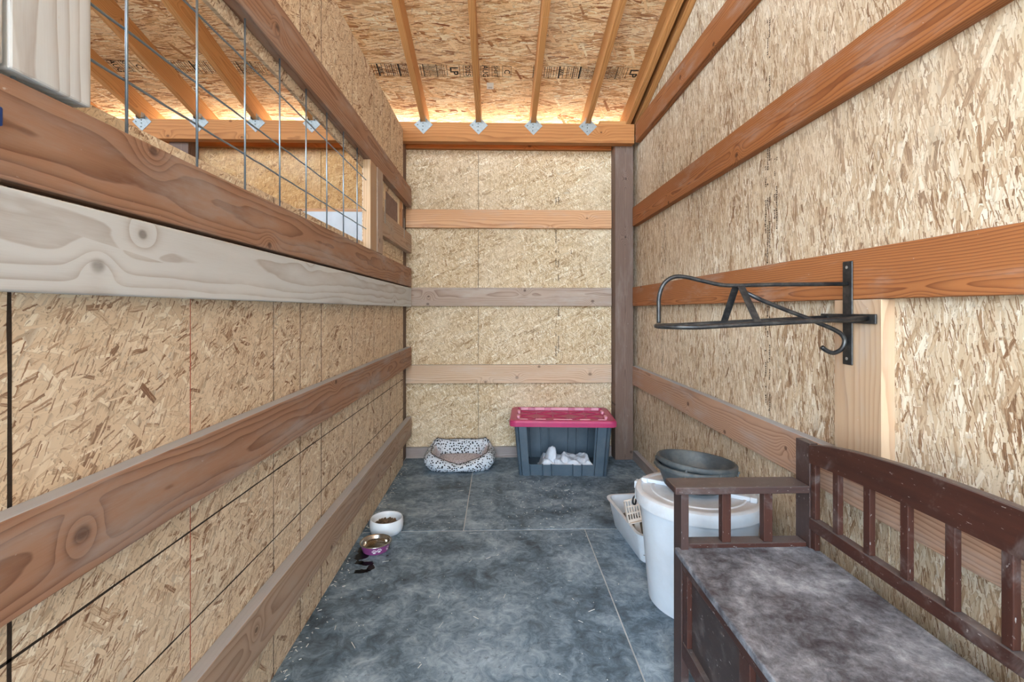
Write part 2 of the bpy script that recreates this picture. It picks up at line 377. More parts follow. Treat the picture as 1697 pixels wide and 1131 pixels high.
t = NT('bench_seat'); o_ = t.obj(); n1 = t.noise(o_, 5, 6, 0.65, 0.6); n2 = t.noise(o_, 30, 8, 0.78, 0.35); n3 = t.noise(o_, 120, 3, 0.6)
c_ = t.ramp(t.math('ADD', t.math('MULTIPLY', n1, 0.5), t.math('MULTIPLY', n2, 0.5)), S((0.38, (60, 54, 58)), (0.46, (92, 92, 98)), (0.54, (128, 130, 137)), (0.64, (172, 175, 182))))
c_ = t.mix(t.math('MULTIPLY', t.step(n3, 0.62, 0.75), 0.35), c_, lin((72, 60, 58)))
t.rough(0.6); M['bench_seat'] = t.col(c_)
M['rack'] = plain('black_steel', (46, 46, 48), rough=0.36, metal=0.55, spec=0.6, var=0.25, scale=40, dust=0.3, dustc=lin((120, 116, 110)))
M['screw'] = plain('zinc_screw', (190, 190, 188), rough=0.35, metal=0.8)
M['bin'] = plain('white_plastic', (206, 213, 222), rough=0.42, var=0.05, scale=9, dust=0.18, dustc=lin((176, 172, 168)))
M['bin_lid'] = plain('white_lid_plastic', (212, 217, 224), rough=0.45, var=0.05, scale=12, dust=0.35, dustc=lin((178, 168, 160)))
M['rope'] = plain('black_cord', (32, 33, 36), rough=0.6)
M['rubber'] = plain('black_rubber', (62, 68, 72), rough=0.55, var=0.2, scale=14, dust=0.5, dustc=lin((112, 112, 108)))
M['tray'] = plain('grey_white_tray', (210, 216, 224), rough=0.4, var=0.05)
M['litter'] = plain('grey_litter', (128, 126, 124), rough=1, var=0.5, scale=240)
M['scoop'] = plain('beige_plastic', (214, 200, 188), rough=0.5, var=0.06)
M['bowl_white'] = plain('white_ceramic', (222, 228, 234), rough=0.3, var=0.03, spec=0.5)
M['steel'] = plain('stainless', (196, 194, 190), rough=0.22, metal=1.0, var=0.06)
M['purple'] = plain('purple_enamel', (132, 66, 118), rough=0.35, var=0.12)
M['paw'] = plain('white_paw', (225, 220, 225), rough=0.5, var=0.03)
M['kibble'] = plain('kibble', (112, 92, 74), rough=0.8, var=0.3, scale=120)
M['tote'] = plain('slate_plastic', (70, 85, 98), rough=0.42, var=0.08, scale=10, dust=0.25, dustc=lin((112, 118, 124)))
M['tote_lid'] = plain('crimson_plastic', (184, 58, 104), rough=0.36, var=0.08, scale=12, dust=0.25, dustc=lin((170, 96, 108)))
M['tote_tab'] = plain('pink_pale_plastic', (230, 164, 182), rough=0.45, var=0.08)  # paler than the rest of the lid
M['towel'] = plain('grey_towel', (208, 214, 224), rough=0.95, var=0.08, scale=30)
M['straw'] = plain('straw', (208, 212, 210), rough=0.8, var=0.15, scale=100)
M['white_board'] = plain('white_painted_board', (200, 208, 216), rough=0.5, var=0.06, scale=12)
M['blue'] = plain('blue_metal', (30, 62, 128), rough=0.4, var=0.2)
M['teal'] = plain('dark_teal_metal', (28, 52, 62), rough=0.4, var=0.2)
M['hatch'] = plain('mauve_ply', (132, 110, 104), rough=0.7, var=0.18, scale=30)
M['wetmat'] = plain('wet_rubber', (16, 17, 20), rough=0.3, spec=0.3, var=0.2)
t = NT('water'); t.b.inputs['Transmission Weight'].default_value = 1; t.b.inputs['IOR'].default_value = 1.33; t.rough(0.03)
t.b.inputs['Specular IOR Level'].default_value = 0.5
M['water'] = t.col(t.mix(t.noise(t.obj(), 20), (0.80, 0.76, 0.68, 1), (0.86, 0.83, 0.76, 1)))
def spots(name, base, dotc, scale, lim):
    t = NT(name); o = t.obj(); v = t.voro(o, scale, dim='3D', rnd=0.75)
    d = t.math('ADD', v.outputs['Distance'], t.math('MULTIPLY', t.noise(o, scale * 2.2), 0.12))
    c = t.mix(t.step(d, lim, lim + 0.06), lin(dotc), lin(base)); t.rough(0.95)
    t.bump(t.noise(o, 300), 0.2, 0.001); return t.col(c)
M['bed'] = spots('spotted_plush', (206, 212, 220), (38, 40, 46), 62, 0.41)
M['bed_in'] = spots('speckled_plush', (206, 200, 206), (112, 104, 106), 120, 0.40)
M['piping'] = plain('dark_piping', (66, 58, 58), rough=0.8)

# ================================================================== STRUCTURE
LX, LG = -27.5, -26.0            # left partition: face of its sheathing, face of its girts
RX, RG = 41.9, 40.4              # right wall: the same
BY, BG = 149.1, 147.6            # back wall: the same
GZ = ((22.6, 28.2), (46.2, 51.8), (70.1, 75.7), (94.2, 99.8))
SLOPE = 0.26
rb = lambda y: 99.7 + SLOPE * (141 - y)          # underside of the rafters
YF = -150.0                                        # front edge of the roof, carried out behind the camera to even the daylight

# --- floor: bare slab with rubber mats laid on it
floor = empty('floor', (0, 60, 0), kind='structure')
box('slab', (-190, 60), (-156, 152), (-6, -0.12), M['dirt'], floor, bevel=0)
g = 0.11
mats = [((-27.9, -7 - g), (98.6 + 1.8 * g, 147)), ((-7 + g, 41.5), (98.6 + 1.8 * g, 147)),
        ((-30.3, 17.8 - g), (26.6, 98.6 - 1.8 * g)), ((17.8 + g, 41.8), (26.6, 98.6 - 1.8 * g)),
        ((-30.3, 17.8 - g), (-45.4, 26.6 - 2 * g)), ((17.8 + g, 41.8), (-45.4, 26.6 - 2 * g))]
for mx, my in mats: box('rubber_mat', mx, my, (-0.11, 0), M['mat'], floor, bevel=0.03, length=0)
# --- ground outside
gr = empty('ground', (0, 0, -3), kind='structure')
box('gravel_apron', (-900, 900), (-900, -156.2), (-5, -2.5), M['ground'], gr, bevel=0)
box('gravel_apron', (-900, 900), (152.2, 900), (-5, -2.5), M['ground'], gr, bevel=0)

# --- back wall
wb = empty('wall_back', (0, BY, 0), kind='structure')
seams = [-198, -150, -102, -54, -30.9, -6, 42]
for a, b in zip(seams, seams[1:]): panel('osb_panel', 'y', (BY, BY + 0.5), (a + 0.06, b - 0.06), (-0.5, 97.0), 0.5, M['osb_back' if b > -20 else 'osb_next_lit'], wb)
gm = ('girt_tan', 'girt_mid', 'girt_pale', 'beam')
for (z0, z1), m in zip(GZ, gm):
    z1 = min(z1, 97.0)
    box('girt', (-28.0, 35.0), (BG, BY), (z0, z1), M[m], wb)
    box('girt', (-90.2, -33.9), (BG, BY), (z0, z1), M['girt_pale' if m != 'beam' else m], wb)
    box('girt', (-196, -96.2), (BG, BY), (z0, z1), M['girt_pale' if m != 'beam' else m], wb)
def sixby(x0, m='post', ytop=99.5): box('post', (x0, x0 + 5.5), (143.9, 149.0), (-0.6, ytop), M[m], wb, bevel=0.12, seg=2)
sixby(35.2); sixby(-33.6); sixby(-96)
box('header_beam', (-196, 40.2), (141, 143.7), (94.1, 99.7), M['beam'], wb)
box('blocking_board', (30.0, 38.8), (141.2, 143.4), (99.72, 100.7), M['rafter'], wb)
bb = box('baseboard_back', (-28.0, 35.0), (BG + 0.2, BY - 0.02), (-0.6, 3.0), M['kick'], kind='structure')

board('seam_backing', (-199, BY + 0.9, 49.5), (43, BY + 0.9, 48.0), (0, 0, 1), 97, 0.3, M['seam_backing'], wb, bevel=0)  # added unseen backing, stops daylight leaking through the sheet seams
# --- right wall
wr = empty('wall_right', (RX, 70, 0), kind='structure')
for a, b in ((-153.5, -93.5), (-93.5, -45.5), (-45.5, 2.5), (2.5, 50.5), (50.5, 98.5), (98.5, 146.5), (146.5, 149)):  # sheets behind the camera are unseen, added to shade the near end
    # each sheet is cut along the roof slope
    xs, z0 = (RX, RX + 0.5), -0.5
    yc = (a + b) / 2; L2 = (b - a) / 2 - 0.05
    vs = []
    for x in xs:
        x_ = x
        for y, z in ((-L2, z0), (L2, z0), (L2, rb(yc + L2) + 5.4), (-L2, rb(yc - L2) + 5.4)): vs.append((y * I, -(x - RX - 0.25) * I, (z - 60) * I))
    fs = [(0, 1, 2, 3), (7, 6, 5, 4), (0, 4, 5, 1), (1, 5, 6, 2), (2, 6, 7, 3), (3, 7, 4, 0)]
    bm = bmesh.new(); bv = [bm.verts.new(v) for v in vs]
    for f in fs: bm.faces.new([bv[i] for i in f])
    fix(bm)
    link('osb_panel', bm_me(bm), M['osb_right'], wr, Matrix.Translation(Vector((RX + 0.25, yc, 60)) * I) @ axes((0, 1, 0), (0, 0, 1)))
for (z0, z1) in GZ:
    box('girt', (RG, RX), (-153, 143.7 if z0 < 90 else 140.8), (z0, z1), M['girt_low' if z0 < 30 else 'girt_warm'], wr, bevel=0.1, seg=2)
box('mounting_board', (RG, RX), (49.7, 56.8), (28.2, 46.15), M['stud'], wr)
box('baseboard_right', (RG + 0.1, RX - 0.02), (57, 143.7), (-0.6, 2.8), M['kick'], kind='structure')

# --- left partition
wlft = empty('wall_left', (LX, 75, 0), kind='structure')
for a, b in ((4, 28), (28, 76), (76, 124), (124, 141)):
    a, b = a + 0.05, b - 0.05
    panel('osb_panel', 'x', (LX - 0.5, LX), (a, b), (-0.5, 58.9), 0.5, M['osb_left'], wlft)
    panel('osb_panel', 'x', (LX - 0.5, LX), (a, b), (74.3, 97.4), 0.5, M['osb_left'], wlft)
panel('osb_panel', 'x', (LX - 0.5, LX), (100.5, 117.5), (59, 74.2), 0.5, M['osb_left'], wlft)
panel('osb_panel', 'x', (LX - 0.5, LX), (117.6, 141), (59, 67.2), 0.5, M['osb_left'], wlft)
for z0, z1, m in ((7.2, 12.8, 'girt_dusty'), (28.3, 33.9, 'girt_left'), (46.0, 51.55, 'girt_grey'), (51.9, 57.45, 'girt_left'), (75.9, 81.5, 'girt_left')):
    box('girt', (LG - 1.5, LG), (4, 146.2), (z0, z1), M[m], wlft, bevel=0.12, seg=2)
box('girt', (LG - 1.5, LG), (110, 146.2), (62.0, 67.6), M['girt_dusty'], wlft, bevel=0.12, seg=2)
box('bottom_plate', (LX - 4, LX - 0.55), (4, 143.8), (-0.5, 1.0), M['post'], wlft)
# weathered boards closing the near end of the opening
box('weathered_board', (LG - 1.5, LG), (26.5, 31.7), (57.9, 97), M['girt_grey'], wlft, bevel=0.15, seg=2)
box('weathered_board', (LG - 1.5, LG), (20.6, 26.2), (57.9, 97), M['girt_grey'], wlft, bevel=0.15, seg=2)
# boards at the far end of the opening
box('jamb_board', (LG - 1.55, LG - 0.05), (99.8, 104.7), (57.5, 75.85), M['stud'], wlft)
box('jamb_board', (LG - 1.4, LG + 0.1), (104.8, 109.7), (57.5, 75.85), M['girt_mid'], wlft)
box('jamb_edge', (LG - 1.56, LG - 0.06), (99.5, 99.79), (57.5, 75.85), M['bright'], wlft, bevel=0.02)  # lit end of the jamb, painted in as a paler strip
box('stop_strip', (LX - 0.4, LX + 0.2), (117.6, 118.5), (67.7, 75.8), M['bright'], wlft)
box('hatch_panel', (LX - 0.6, LX - 0.1), (118.6, 133.8), (67.7, 75.8), M['hatch'], wlft)
box('stop_strip', (LX - 0.4, LX + 0.2), (133.9, 135.6), (67.7, 75.8), M['bright'], wlft)
box('filler_stud', (LX - 0.5, LX + 0.1), (135.7, 139.6), (67.7, 75.8), M['girt_pale'], wlft)
for y in (112.2, 135): box('strap', (LG, LG + 0.05), (y - 0.35, y + 0.35), (65, 70.5), M['galv'], wlft, bevel=0)
# layout lines printed on the sheathing
rl = random.Random(3)
def strip(name, a, b, w, mat, parent, nrm, off=0.012, jit=0.25, n=24):
    a, b = Vector(a), Vector(b); d = (b - a); s = d.cross(Vector(nrm)).normalized(); V = []; F = []
    for i in range(n + 1):
        p = a + d * i / n + Vector(nrm) * off; ww = w / 2 * rl.uniform(1 - jit, 1 + jit); j = s * rl.uniform(-jit, jit) * w * 0.3
        V += [(p + s * ww + j) * I, (p - s * ww + j) * I]
    for i in range(n): F.append((2 * i, 2 * i + 1, 2 * i + 3, 2 * i + 2))
    return link(name, me_from(V, F), mat, parent)
for y, w in ((28.0, 0.26), (60, 0.14), (68, 0.16), (76, 0.2), (92, 0.14), (108, 0.16), (116, 0.14), (124, 0.2), (132, 0.12)):
    strip('printed_line', (LX, y, 0), (LX, y, 58.8), w, M['line'], wlft, (1, 0, 0))
    if y > 50: strip('printed_line', (LX, y, 81.5), (LX, y, 97.3), w, M['line'], wlft, (1, 0, 0), n=8)
strip('printed_line', (LX, 44, 0), (LX, 44, 46), 0.12, M['redline'], wlft, (1, 0, 0))
for z in (25.1, 16.8): strip('printed_line', (LX, 5, z + 0.2), (LX, 140.8, z - 0.2), 0.17, M['line'], wlft, (1, 0, 0), n=60)

# --- far side of the neighbouring stall
wf = empty('wall_far', (-98, 70, 0), kind='structure')
for a in (-10, 38, 86): panel('osb_panel', 'x', (-98.6, -98.1), (a, a + 47.9), (-0.5, 58.9), 0.5, M['osb_left'], wf)
for z0, z1 in ((28.3, 33.9), (52.5, 58.0)): box('girt', (-98.0, -96.6), (-10, 133.8), (z0, z1), M['girt_left'], wf)

for a in (-150, -102, -54, -6, 42, 90): panel('osb_panel', 'x', (-172.6, -172.1), (a, a + 47.9), (-0.5, 97), 0.5, M['osb_left'], wf)  # added unseen outer wall, cuts the daylight reaching the neighbouring stall
wfr = empty('wall_light_block', (-100, 4, 0), kind='structure')  # added wall out of view, keeps the neighbouring stall dimmer
for a, b in ((-172, -124.1), (-124, -76.1), (-76, -30)): panel('osb_panel', 'y', (3.2, 3.7), (a, b), (-0.5, 97), 0.5, M['osb_left'], wfr)

# --- roof
roof = empty('ceiling', (0, 120, 104), kind='structure')
th = math.atan(SLOPE); ca = math.cos(th)
RXS = [-22.35 + 0.75 + 16.0 * k for k in range(-11, 4)] + [38.4, 41.0]
for x in RXS:
    if x == 41.0: x = 41.1
    off = 2.75 / ca
    r = board('rafter', (x, YF, rb(YF) + off), (x, 161, rb(161) + off), (0, 0, 1), 5.5, 1.5, M['rafter'], roof, bevel=0.08, seg=1)
    if x < 35:      # nailing plate under the rafter's foot
        parts = []
        A = Matrix.Translation(Vector((x, 140.93, 98.85)) * I) @ Matrix.Rotation(math.radians(45), 4, 'Y')
        parts.append(boxgeo((0, 0, 0), (3.8, 0.1, 3.8), A))
        parts.append(boxgeo((x - 0.80, 140.2, 100.3), (0.07, 1.4, 1.5))); parts.append(boxgeo((x + 0.80, 140.2, 100.3), (0.07, 1.4, 1.5)))
        for px, pz in ((-1.2, -1.2), (0.9, -1.2), (-1.2, 0.9), (0.2, -0.4), (-0.4, 0.2)): parts.append(boxgeo((px, -0.08, pz), (0.28, 0.12, 0.28), A))
        hp = parts[:3]; V, F = joined(hp); hp_ = link('hanger_plate', me_from(V, F), [M['galv'], M['ink']], r)
        V2, F2 = joined(parts[3:]); n0 = len(V); me2 = me_from(V + V2, F + [tuple(i + n0 for i in f) for f in F2]); me2.materials.append(M['galv']); me2.materials.append(M['hole'])
        for p in me2.polygons[len(F):]: p.material_index = 1
        hp_.data = me2
dk = lambda y: rb(y) + 5.5 / ca + 0.26
for y0, y1, st in ((119, 162, 0), (71, 119, 1), (23, 71, 0), (-25, 23, 1), (-73, -25, 0), (-121, -73, 1), (YF - 2, -121, 0)):
    xs = [-210, -102, -6, 42.4] if not st else [-210, -150, -54, 42.4]
    for a, b in zip(xs, xs[1:]):
        p0 = (a + 0.06, (y0 + y1) / 2, dk((y0 + y1) / 2)); p1 = (b - 0.06, (y0 + y1) / 2, dk((y0 + y1) / 2))
        board('osb_panel', p0, p1, (0, 1, -SLOPE), (y1 - y0) / ca - 0.12, 0.5, M['osb_roof'], roof, bevel=0.03, seg=1)
board('roofing', (-210, 5, dk(5) + 0.8), (43, 5, dk(5) + 0.8), (0, 1, -SLOPE), 314 / ca, 0.4, M['seam_backing'], roof, bevel=0)

# --- grade stamps: flat print on the underside of the roof sheathing (+Y reads as the text direction, +X as its up)
def text_geo(body, size, Mx, bold=0.0):
    cu = bpy.data.curves.new('lettering', 'FONT'); cu.body = body; cu.size = size * 1.1 * I; cu.align_x = 'CENTER'; cu.align_y = 'CENTER'; cu.offset = bold * I
    cu.resolution_u = 2
    ob = bpy.data.objects.new('lettering', cu); COL.objects.link(ob)
    dg = bpy.context.evaluated_depsgraph_get(); me = bpy.data.meshes.new_from_object(ob.evaluated_get(dg))
    V = [Mx @ v.co for v in me.vertices]; F = [tuple(p.vertices) for p in me.polygons]
    bpy.data.objects.remove(ob); bpy.data.curves.remove(cu); bpy.data.meshes.remove(me)
    return V, F
def quad(a, b, c, d): return [Vector(v) * I for v in (a, b, c, d)], [(0, 1, 2, 3)]
def stamp_row(x0, off=0.0):
    """One repeat of the printed band; x0 is its left end. Returns one flat mesh."""
    yc = 128.7; w = 4.4
    zu = lambda y: dk(y) - 0.275
    def at(x, y): return (x, yc + y * ca, zu(yc + y * ca))
    G = []
    def rect(xa, xb, ya, yb): G.append(quad(at(xa, ya), at(xb, ya), at(xb, yb), at(xa, yb)))
    def word(x, body, size, bold=0.02):
        R = Matrix(((0, 1, 0), (ca, 0, 0), (-SLOPE * ca, 0, -1))).to_4x4()
        G.append(text_geo(body, size, Matrix.Translation(Vector(at(x, 0)) * I) @ R, bold))
    def frame(xa, xb, ya=-w / 2, yb=w / 2, t=0.1):
        rect(xa, xa + t, ya, yb); rect(xb - t, xb, ya, yb); rect(xa, xb, ya, ya + t); rect(xa, xb, yb - t, yb)
    def small(xa, xb, rows):
        for k in range(rows):
            x = xa + (xb - xa) * (k + 0.5) / rows; y = -w / 2 + 0.3
            while y < w / 2 - 0.4:
                l = rl.uniform(0.12, 0.5)
                rect(x - 0.1, x + 0.1, y, min(y + l, w / 2 - 0.3)); y += l + rl.uniform(0.08, 0.2)
    x = x0
    rect(x0, x0 + 31, -w / 2 - 0.05, -w / 2 + 0.03); rect(x0, x0 + 31, w / 2 - 0.03, w / 2 + 0.05)
    for wd, rows, sep in ((1.8, 3, .12), (2.4, 3, .1), (2.6, 3, .1), (1.2, 1, .28), (1.0, 0, .1), (1.6, 2, .12), (1.7, 2, .16), (2.2, 4, .3), (2.0, 4, .1), (2.3, 2, .1), (1.5, 3, .18), (2.0, 5, .1), (1.5, 3, .16), (1.8, 2, .1)):
        rect(x, x + sep * 1.5, -w / 2, w / 2)
        if rows == 1: word(x + 0.7, 'APA', 1.15, 0.03)
        elif rows: small(x + sep + 0.1, x + wd - 0.1, rows)
        x += wd
    word(x + 1.3, 'LP', 2.7, 0.08); x += 2.8; rect(x, x + 0.12, -w / 2, w / 2)
    return G, x
def place_stamp(x0):
    G, x = stamp_row(x0)
    yc = 128.7; w = 4.4; zu = lambda y: dk(y) - 0.275
    at = lambda X, y: (X, yc + y * ca, zu(yc + y * ca))
    R = Matrix(((0, 1, 0), (ca, 0, 0), (-SLOPE * ca, 0, -1))).to_4x4()
    for dx, body, size, bw in ((2.2, '2025', 1.7, 2.4), (6.8, 'AUG', 1.9, 2.3), (9.6, 'SHIFT', 1.4, 2.0), (12.6, 'C', 2.0, 2.4)):
        X = x + dx
        G.append(text_geo(body, size, Matrix.Translation(Vector(at(X, 0)) * I) @ R, 0.03))
        for xa, xb, ya, yb in ((X - bw / 2, X - bw / 2 + .12, -2, 2), (X + bw / 2 - .12, X + bw / 2, -2, 2), (X - bw / 2, X + bw / 2, -2, -1.88), (X - bw / 2, X + bw / 2, 1.88, 2)):
            G.append(quad(at(xa, ya), at(xb, ya), at(xb, yb), at(xa, yb)))
    V, F = joined(G); link('grade_stamp', me_from(V, F), M['ink'], roof)
for k in range(-2, 2): place_stamp(-38.6 + 48 * k)

def wall_print(name, axis, at, a0, zr, parent, cols=3, wd=0.55):
    """Columns of small print running up a sheet near its edge."""
    G = []
    def rect(u, z0, z1, w):
        if axis == 'x': G.append(quad((at, u, z0), (at, u + w, z0), (at, u + w, z1), (at, u, z1)))
        else: G.append(quad((u, at, z0), (u + w, at, z0), (u + w, at, z1), (u, at, z1)))
    for c in range(cols):
        z = zr[0] + rl.uniform(0, 3); u = a0 + c * wd
        while z < zr[1]:
            if rl.random() < 0.12: z += rl.uniform(1, 4); continue
            hh = rl.uniform(0.12, 0.3); rect(u + rl.uniform(0, 0.08), z, z + hh, rl.uniform(0.2, 0.42));
            if rl.random() < 0.6: rect(u + 0.2, z + hh * 0.2, z + hh * 0.5, 0.14)
            z += hh + rl.uniform(0.05, 0.12)
    V, F = joined(G); return link(name, me_from(V, F), M['print_dim'], parent)
M['print_dim'] = plain('faded_print', (84, 66, 50), rough=0.8, var=0.3, scale=300)
for y in (73.0, 121.0):
    wall_print('printed_marks', 'x', RX - 0.02, y, (28.5, 46), wr); wall_print('printed_marks', 'x', RX - 0.02, y, (52, 70), wr)
    wall_print('printed_marks', 'x', RX - 0.02, y - 1.9, (56, 68), wr, 2); wall_print('printed_marks', 'x', RX - 0.02, y, (76, 90), wr, 2)
for z in ((30, 46), (52, 70), (76, 80)): wall_print('printed_marks', 'y', BY - 0.02, 17.8, z, wb, 2, 0.8)
wall_print('printed_marks', 'y', BY - 0.02, 22.0, (60, 66), wb, 2)

# --- small white sticker on the roof sheathing
yS = 134.0
sp0 = Vector((-2.1, yS, dk(yS) - 0.29)) * I
Rm = Matrix.Translation(sp0) @ axes((1, 0, 0), (0, 1, -SLOPE))
st = link('sticker', me_from(*boxgeo((0, 0, 0), (1.9, 0.02, 2.6))), M['sticker'], None, Rm, label='small white paper sticker on the roof sheathing between two rafters', cat='sticker')
lines = [boxgeo((0, -0.015 * s, 0.9 - 0.22 * k), (1.1, 0.01, 0.09)) for k in range(3) for s in (1, -1)]
V, F = joined(lines); link('printed_lines', me_from(V, F), M['print_grey'], st, Rm)

# ================================================================== WIRE PANEL in the opening
wp = empty('wire_panel', (-26.9, 60, 66), 'galvanized wire grid panel filling the opening in the left partition', 'wire panel')
XW = -26.75
for k in range(9):
    y = 35.6 + 8.15 * (k - 1)
    tube('wire', [(XW, y, 57.5), (XW, y, 75.85)], 0.105, M['wire'], wp, n=8)
for z in (61.6, 65.3, 71.6):
    pts = [(XW - 0.2, 22 + i * 2.0, z + 0.03 * math.sin(i * 1.9)) for i in range(39)] + [(XW - 0.2, 99.5, z)]
    tube('wire', pts, 0.1, M['wire'], wp, n=8)

# blue latch end on the rail
lt = empty('latch', (-25.4, 24.6, 54), 'small blue metal latch end on the brown rail at left edge', 'latch')
box('latch_plate', (LG + 0.02, LG + 0.8), (24.7, 25.4), (54.35, 55.35), M['blue'], lt, bevel=0.1, seg=2)
lathe('latch_knob', [(0.05, 0), (0.45, 0.02), (0.55, 0.2), (0.55, 0.7), (0.45, 0.9), (0.05, 0.92)], M['teal'], lt, (LG + 0.06, 24.0, 54.9), n=20, rot=Euler((0, math.radians(90), 0)))

# white board standing in the neighbouring stall
wbd = empty('white_board', (-49, 146.6, 0), 'white painted board standing against the back wall of the next stall', 'board')
box('board_face', (-59, -36), (146.6, 147.4), (0.0, 74.6), M['white_board'], wbd, bevel=0.1)
box('corner_block', (-60.4, -59.05), (146.5, 147.4), (0, 75.3), M['post'], wbd)

# ================================================================== SADDLE RACK
rack = empty('saddle_rack', (RG, 54.4, 44), 'black steel wall saddle rack with hook on the right wall', 'saddle rack')
YR = 54.4; PX = RG - 0.14
box('back_plate', (PX - 0.1, PX + 0.1), (YR - 0.75, YR + 0.75), (38.7, 50.6), M['rack'], rack, bevel=0.09, seg=2)
box('cross_plate', (PX - 0.35, PX - 0.11), (49.9, 58.6), (43.5, 44.55), M['rack'], rack, bevel=0.06)
for z in (39.4, 49.9): lathe('screw', [(0.02, 0), (0.17, 0.01), (0.19, 0.06), (0.1, 0.1), (0.02, 0.1)], M['screw'], rack, (PX - 0.1, YR, z), n=12, rot=Euler((0, math.radians(-90), 0)))
for y in (51.0, 57.4): lathe('bolt', [(0.02, 0), (0.22, 0.01), (0.22, 0.1), (0.02, 0.12)], M['rack'], rack, (PX - 0.35, y, 44.1), n=12, rot=Euler((0, math.radians(-90), 0)))
tube('top_rail', [(PX - 0.1, YR, 48.0), (36, YR, 47.95), (31, YR, 47.9)] + smooth_path([(27.5, YR, 47.8), (25.6, YR, 47.85), (23.4, YR, 48.3), (21.4, YR, 48.75), (20.0, YR, 48.75), (18.9, YR, 48.0), (18.35, YR, 46.6), (18.3, YR, 45), (18.3, YR, 43.5)], 5), 0.24, M['rack'], rack)
loop = [(PX - 0.3, 51.0, 44.1), (34, 51.0, 43.8), (27, 51.05, 43.45)]
for k in range(13):
    a = math.pi * k / 12; loop.append((21.4 - 3.3 * math.sin(a), 54.3 - 3.25 * math.cos(a), 43.15))
loop += [(27, 57.5, 43.45), (34, 57.6, 43.8), (PX - 0.3, 57.6, 44.1)]
tube('seat_loop', loop, 0.26, M['rack'], rack)
def flat(name, p0, p1, w, th, up): board(name, p0, p1, up, w, th, M['rack'], rack, bevel=0.04, seg=1)
flat('strut', (27.3, 54.6, 47.7), (27.3, 57.5, 43.55), 0.85, 0.14, (1, 0, 0))
flat('strut', (27.7, 54.2, 47.7), (28.0, 51.1, 43.55), 0.85, 0.14, (1, 0, 0))
tube('brace_hook', [(27.9, YR, 47.2), (30, YR, 46.2), (33, YR, 45.0), (35.7, YR, 44.0)] + smooth_path([(36.9, YR, 43.45), (38.5, YR, 42.8), (39.5, YR, 42.2), (39.9, YR, 41.4), (39.5, YR, 40.5), (38.6, YR, 40.05), (37.8, YR, 40.3), (37.2, YR, 40.75)], 4), 0.25, M['rack'], rack)

# ================================================================== BENCH
bench = empty('storage_bench', (28.5, 35, 0), 'dark stained wooden storage bench with slatted back, dusty seat', 'bench')
YB0, YB1 = 13.0, 57.0
B = lambda name, x, y, z, m='bench', bv=0.08, **k: box(name, x, y, z, M[m], bench, bevel=bv, seg=2, **k)
for y0, y1 in ((54.7, 57.1), (YB0, YB0 + 2.4)):
    B('leg', (21.0, 21.9), (y0, y1), (0, 23.9), 'bench_leg'); B('leg', (35.9, 36.9), (y0 - 0.1, y1 + 0.1), (0, 29.6), 'bench_leg')
    B('arm_rest', (20.2, 35.85), (y0 - 0.4, y1 + 0.6), (23.92, 24.75), 'bench_leg', 0.14)
    for x in (26.0, 30.9): B('baluster', (x, x + 1.05), (y0 + 0.5, y0 + 1.5), (18.0, 23.9))
    B('side_rail', (21.95, 35.85), (y0 + 0.3, y1 - 0.3), (17.45, 18.0))
    B('side_panel', (21.95, 35.85), (y0 + 0.9, y1 - 0.9), (4.5, 16.6), 'bench_dark')
# seat: hinged lid board
B('seat', (20.5, 36.8), (YB0 + 2.45, 55.4), (16.75, 17.5), 'bench_seat', 0.12, length=1)
# crest rail, arched along its top
V = []; F = []; N = 24
for i in range(N + 1):
    s = i / N; y = YB0 + 2.5 + (54.6 - YB0 - 2.5) * s; a = 1 - (2 * s - 1) ** 2
    zt = 29.35 + 1.9 * a ** 0.8; zb = 27.35 + 0.55 * a
    V += [Vector(p) * I for p in ((35.85, y, zb), (36.75, y, zb), (36.75, y, zt), (36.65, y, zt + 0.08), (35.95, y, zt + 0.08), (35.85, y, zt))]
for i in range(N):
    for k in range(6): F.append((i * 6 + k, i * 6 + (k + 1) % 6, (i + 1) * 6 + (k + 1) % 6, (i + 1) * 6 + k))
F += [tuple(range(6))[::-1], tuple(N * 6 + k for k in range(6))]
crx = Vector((36.3, 34, 28.5)) * I
cm = Matrix.Translation(crx) @ axes((0, 1, 0), (0, 0, 1)); ci = cm.inverted()
bm = bmesh.new(); bv = [bm.verts.new(ci @ v) for v in V]
for f in F: bm.faces.new([bv[i] for i in f])
fix(bm); link('crest_rail', bm_me(bm), M['bench'], bench, cm)
B('back_rail', (35.8, 36.8), (YB0 + 2.5, 54.55), (19.8, 21.1))
for k in range(8):
    y = 50.5 - 4.35 * k
    B('slat', (36.0, 36.6), (y - 0.42, y + 0.42), (21.12, 27.5 + 0.5 * (1 - ((y - 34) / 20) ** 2)), 'bench', 0.06)
B('slat', (36.0, 36.6), (53.75, 54.5), (21.12, 27.4), 'bench', 0.06); B('slat', (36.0, 36.6), (53.75, 54.5), (17.6, 19.78), 'bench', 0.06)
# front: apron, stiles, bottom rail and recessed panels
B('apron', (21.05, 21.8), (YB0 + 2.45, 54.6), (15.3, 16.72)); B('bottom_rail', (21.05, 21.8), (YB0 + 2.45, 54.6), (5.2, 7.1))
for y0, y1 in ((53.2, 54.6), (39.9, 41.7), (27, 28.8), (YB0 + 2.5, YB0 + 3.9)): B('stile', (21.1, 21.75), (y0, y1), (7.12, 15.28))
for y0, y1 in ((41.75, 53.15), (28.85, 39.85), (YB0 + 3.95, 26.95)): B('front_panel', (21.6, 21.95), (y0, y1), (7.12, 15.28), 'bench_dark')
B('bottom_board', (22.0, 35.8), (YB0 + 2.6, 54.5), (5.2, 5.9), 'bench_dark')

